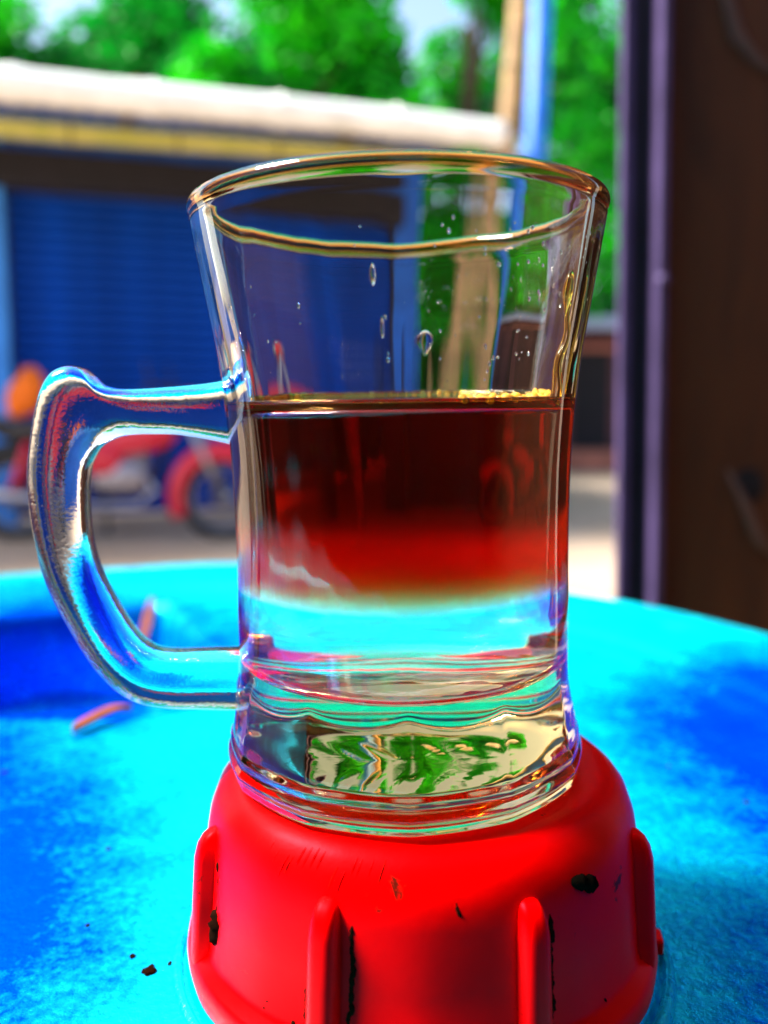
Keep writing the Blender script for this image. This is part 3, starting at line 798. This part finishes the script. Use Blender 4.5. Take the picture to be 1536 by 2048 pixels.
fender('front_fender', 1.44, 0.37, 40, 205, 0.095, M['bred'])
fender('rear_fender', 0.0, 0.36, 40, 175, 0.08, M['black'])
for y in (-0.09, 0.09):
    tube_obj('fork_leg', [(1.44, y, 0.30), (1.31, y, 0.62), (1.13, y, 1.02)], [0.026, 0.028, 0.022], M['steel'], mc, 10)
    tube_obj('shock_absorber', [(0.02, y * 1.2, 0.36), (0.14, y * 1.2, 0.68)], 0.03, M['bred'], mc, 10)
tube_obj('frame', [(1.16, 0, 0.92), (1.05, 0, 0.62), (0.95, 0, 0.36), (0.62, 0, 0.32), (0.46, 0, 0.40), (0.38, 0, 0.70), (0.8, 0, 0.72), (1.16, 0, 0.92)], 0.024, M['black'], mc, 10)
tube_obj('swingarm', [(0.48, -0.07, 0.38), (0.0, -0.07, 0.30)], 0.024, M['steel'], mc, 10)
eng = blob('engine', (0.74, 0, 0.44), (0.20, 0.14, 0.13), M['alloy'], 0, 0.6)
for k in range(5): box_obj('cooling_fin', (0.86, 0, 0.52 + 0.026 * k), (0.16, 0.20, 0.012), M['alloy'], eng, 0.003)
tube_obj('exhaust_pipe', [(0.92, -0.10, 0.46), (1.00, -0.13, 0.36), (0.88, -0.15, 0.25), (0.50, -0.15, 0.25), (0.20, -0.15, 0.30), (-0.28, -0.15, 0.36)], [0.022, 0.022, 0.022, 0.03, 0.045, 0.045], M['steel'], mc, 12)
tube_obj('handlebar', [(1.00, -0.36, 1.04), (1.06, -0.22, 1.06), (1.11, -0.08, 1.03), (1.11, 0.08, 1.03), (1.06, 0.22, 1.06), (1.00, 0.36, 1.04)], 0.014, M['black'], mc, 8)
hl = blob('headlight', (1.22, 0, 0.93), (0.09, 0.10, 0.10), M['bred'], 0, 0.85)
blob('lens', (1.285, 0, 0.93), (0.035, 0.085, 0.085), M['steel'], 0, 1, hl)
blob('indicator', (1.18, -0.17, 0.90), (0.035, 0.03, 0.03), M['orange'])
for y in (-0.32, 0.32):
    tube_obj('mirror', [(1.03, y * 0.9, 1.06), (1.00, y * 1.0, 1.22)], 0.008, M['black'], mc, 6)
tube_obj('foot_peg', [(0.62, -0.24, 0.34), (0.62, 0.24, 0.34)], 0.016, M['black'], mc, 8)
tube_obj('kick_stand', [(0.60, 0.08, 0.30), (0.54, 0.26, 0.0)], 0.014, M['black'], mc, 8)
rk = tube_obj('rear_rack', [(-0.02, -0.12, 0.84), (-0.30, -0.12, 0.85), (-0.30, 0.12, 0.85), (-0.02, 0.12, 0.84)], 0.012, M['steel'], mc, 8)
# orange bundle on the rack
bm = bmesh.new(); bmesh.ops.create_icosphere(bm, subdivisions=4, radius=1)
random.seed(9)
for v in bm.verts:
    p = v.co.copy(); k = 1 + 0.10 * math.sin(5 * p.x + 3 * p.z) + 0.07 * math.sin(9 * p.y + 4 * p.x)
    v.co = Vector((p.x * 0.115 * k + 0.05 * p.z, p.y * 0.11 * k, p.z * 0.165 * k + 0.02))
ob = bmobj('cloth_bundle', bm, M['orange'], None, True); ob.location = (-2.45, 6.0, 0.995)
tag(ob, 'orange cloth bundle standing on the rear of the red motorcycle', 'bundle')

# ---------------------------------------------------------------- trees
def tree(x, y, h, spread, zc, mat, label, seed, nleaf=7000, leaf=0.10, gap=0.0):
    rnd = random.Random(seed)
    tr_ = empty('leafy_tree', (x, y, 0)); tag(tr_, label, 'tree', 'trees behind the shop roof')
    bm = bmesh.new()
    top = Vector((rnd.uniform(-.3, .3), rnd.uniform(-.3, .3), h * 0.8))
    trunk = catmull([(0, 0, 0), (rnd.uniform(-.15, .15), 0, h * 0.25), (rnd.uniform(-.25, .25), 0.1, h * 0.5), tuple(top)], 6)
    tube(bm, trunk, [0.16 * (1 - 0.75 * i / (len(trunk) - 1)) for i in range(len(trunk))], 10)
    clumps = []
    for i in range(34):
        a = rnd.uniform(0, 2 * PI); u = rnd.random() ** 0.6
        zz = zc + (h - zc) * rnd.random() ; k = math.sin(PI * min(0.95, max(0.12, (zz - zc) / (h - zc) * 0.85 + 0.12)))
        c = Vector((math.cos(a) * spread * u * k, math.sin(a) * spread * u * k * 0.8, zz))
        clumps.append((c, rnd.uniform(0.35, 0.75)))
        if i % 2 == 0:
            st = Vector(trunk[int(len(trunk) * rnd.uniform(0.4, 0.9))])
            tube(bm, [st, st.lerp(c, 0.5) + Vector((0, 0, 0.15)), c], [0.05, 0.035, 0.012], 6)
    bmobj('trunk', bm, M['bark'], tr_, True)
    V, Fc = [], []
    for i in range(nleaf):
        c, r = clumps[rnd.randrange(len(clumps))]
        d = Vector((rnd.gauss(0, 1), rnd.gauss(0, 1), rnd.gauss(0, 1))).normalized() * r * rnd.random() ** 0.4
        p = c + d
        ax = Vector((rnd.gauss(0, 1), rnd.gauss(0, 1), rnd.gauss(-0.5, 0.6))).normalized()
        sd_ = ax.cross(Vector((rnd.gauss(0, 1), rnd.gauss(0, 1), rnd.gauss(0, 1)))).normalized()
        L = leaf * rnd.uniform(0.7, 1.5); w = L * 0.32
        nrm = ax.cross(sd_) * (L * 0.10)
        b = len(V)
        V += [p, p + ax * L * 0.45 + sd_ * w + nrm, p + ax * L, p + ax * L * 0.45 - sd_ * w + nrm, p + ax * L * 0.5 - nrm]
        Fc += [(b, b + 4, b + 1), (b + 1, b + 4, b + 2), (b, b + 3, b + 4), (b + 3, b + 2, b + 4)]
    cr = mesh('crown', V, Fc, mat, tr_, False); cr['kind'] = 'stuff'
    return tr_
tree(-5.2, 11.5, 6.1, 1.6, 2.2, M['leafA'], 'leafy tree at far left behind the shop roof', 1, 14000, 0.13)
tree(-3.0, 12.2, 6.2, 1.7, 2.2, M['leafB'], 'darker leafy tree behind the roof, second from the left', 2, 15000, 0.13)
tree(-0.9, 11.2, 6.8, 1.7, 1.2, M['leafA'], 'tall bright green tree above the middle of the shop roof', 3, 18000, 0.13)
tree(1.2, 11.5, 6.9, 1.8, 0.5, M['leafA'], 'bright green tree behind the bamboo pole', 4, 18000, 0.13)
tree(3.0, 14.5, 8.0, 2.4, 0.5, M['leafB'], 'deep green tree between the blue pole and the black post', 5, 18000, 0.18)
tree(5.2, 13.5, 7.6, 2.3, 0.5, M['leafB'], 'deep green tree partly hidden by the black post', 6, 14000, 0.16)
tree(-0.6, 15.5, 7.6, 2.9, 0.5, M['leafB'], 'deep green tree farther back behind the tall bright tree', 7, 20000, 0.20)
tree(-4.6, 15.5, 7.0, 2.4, 1.6, M['leafB'], 'deep green tree far back behind the left half of the roof', 8, 14000, 0.20)
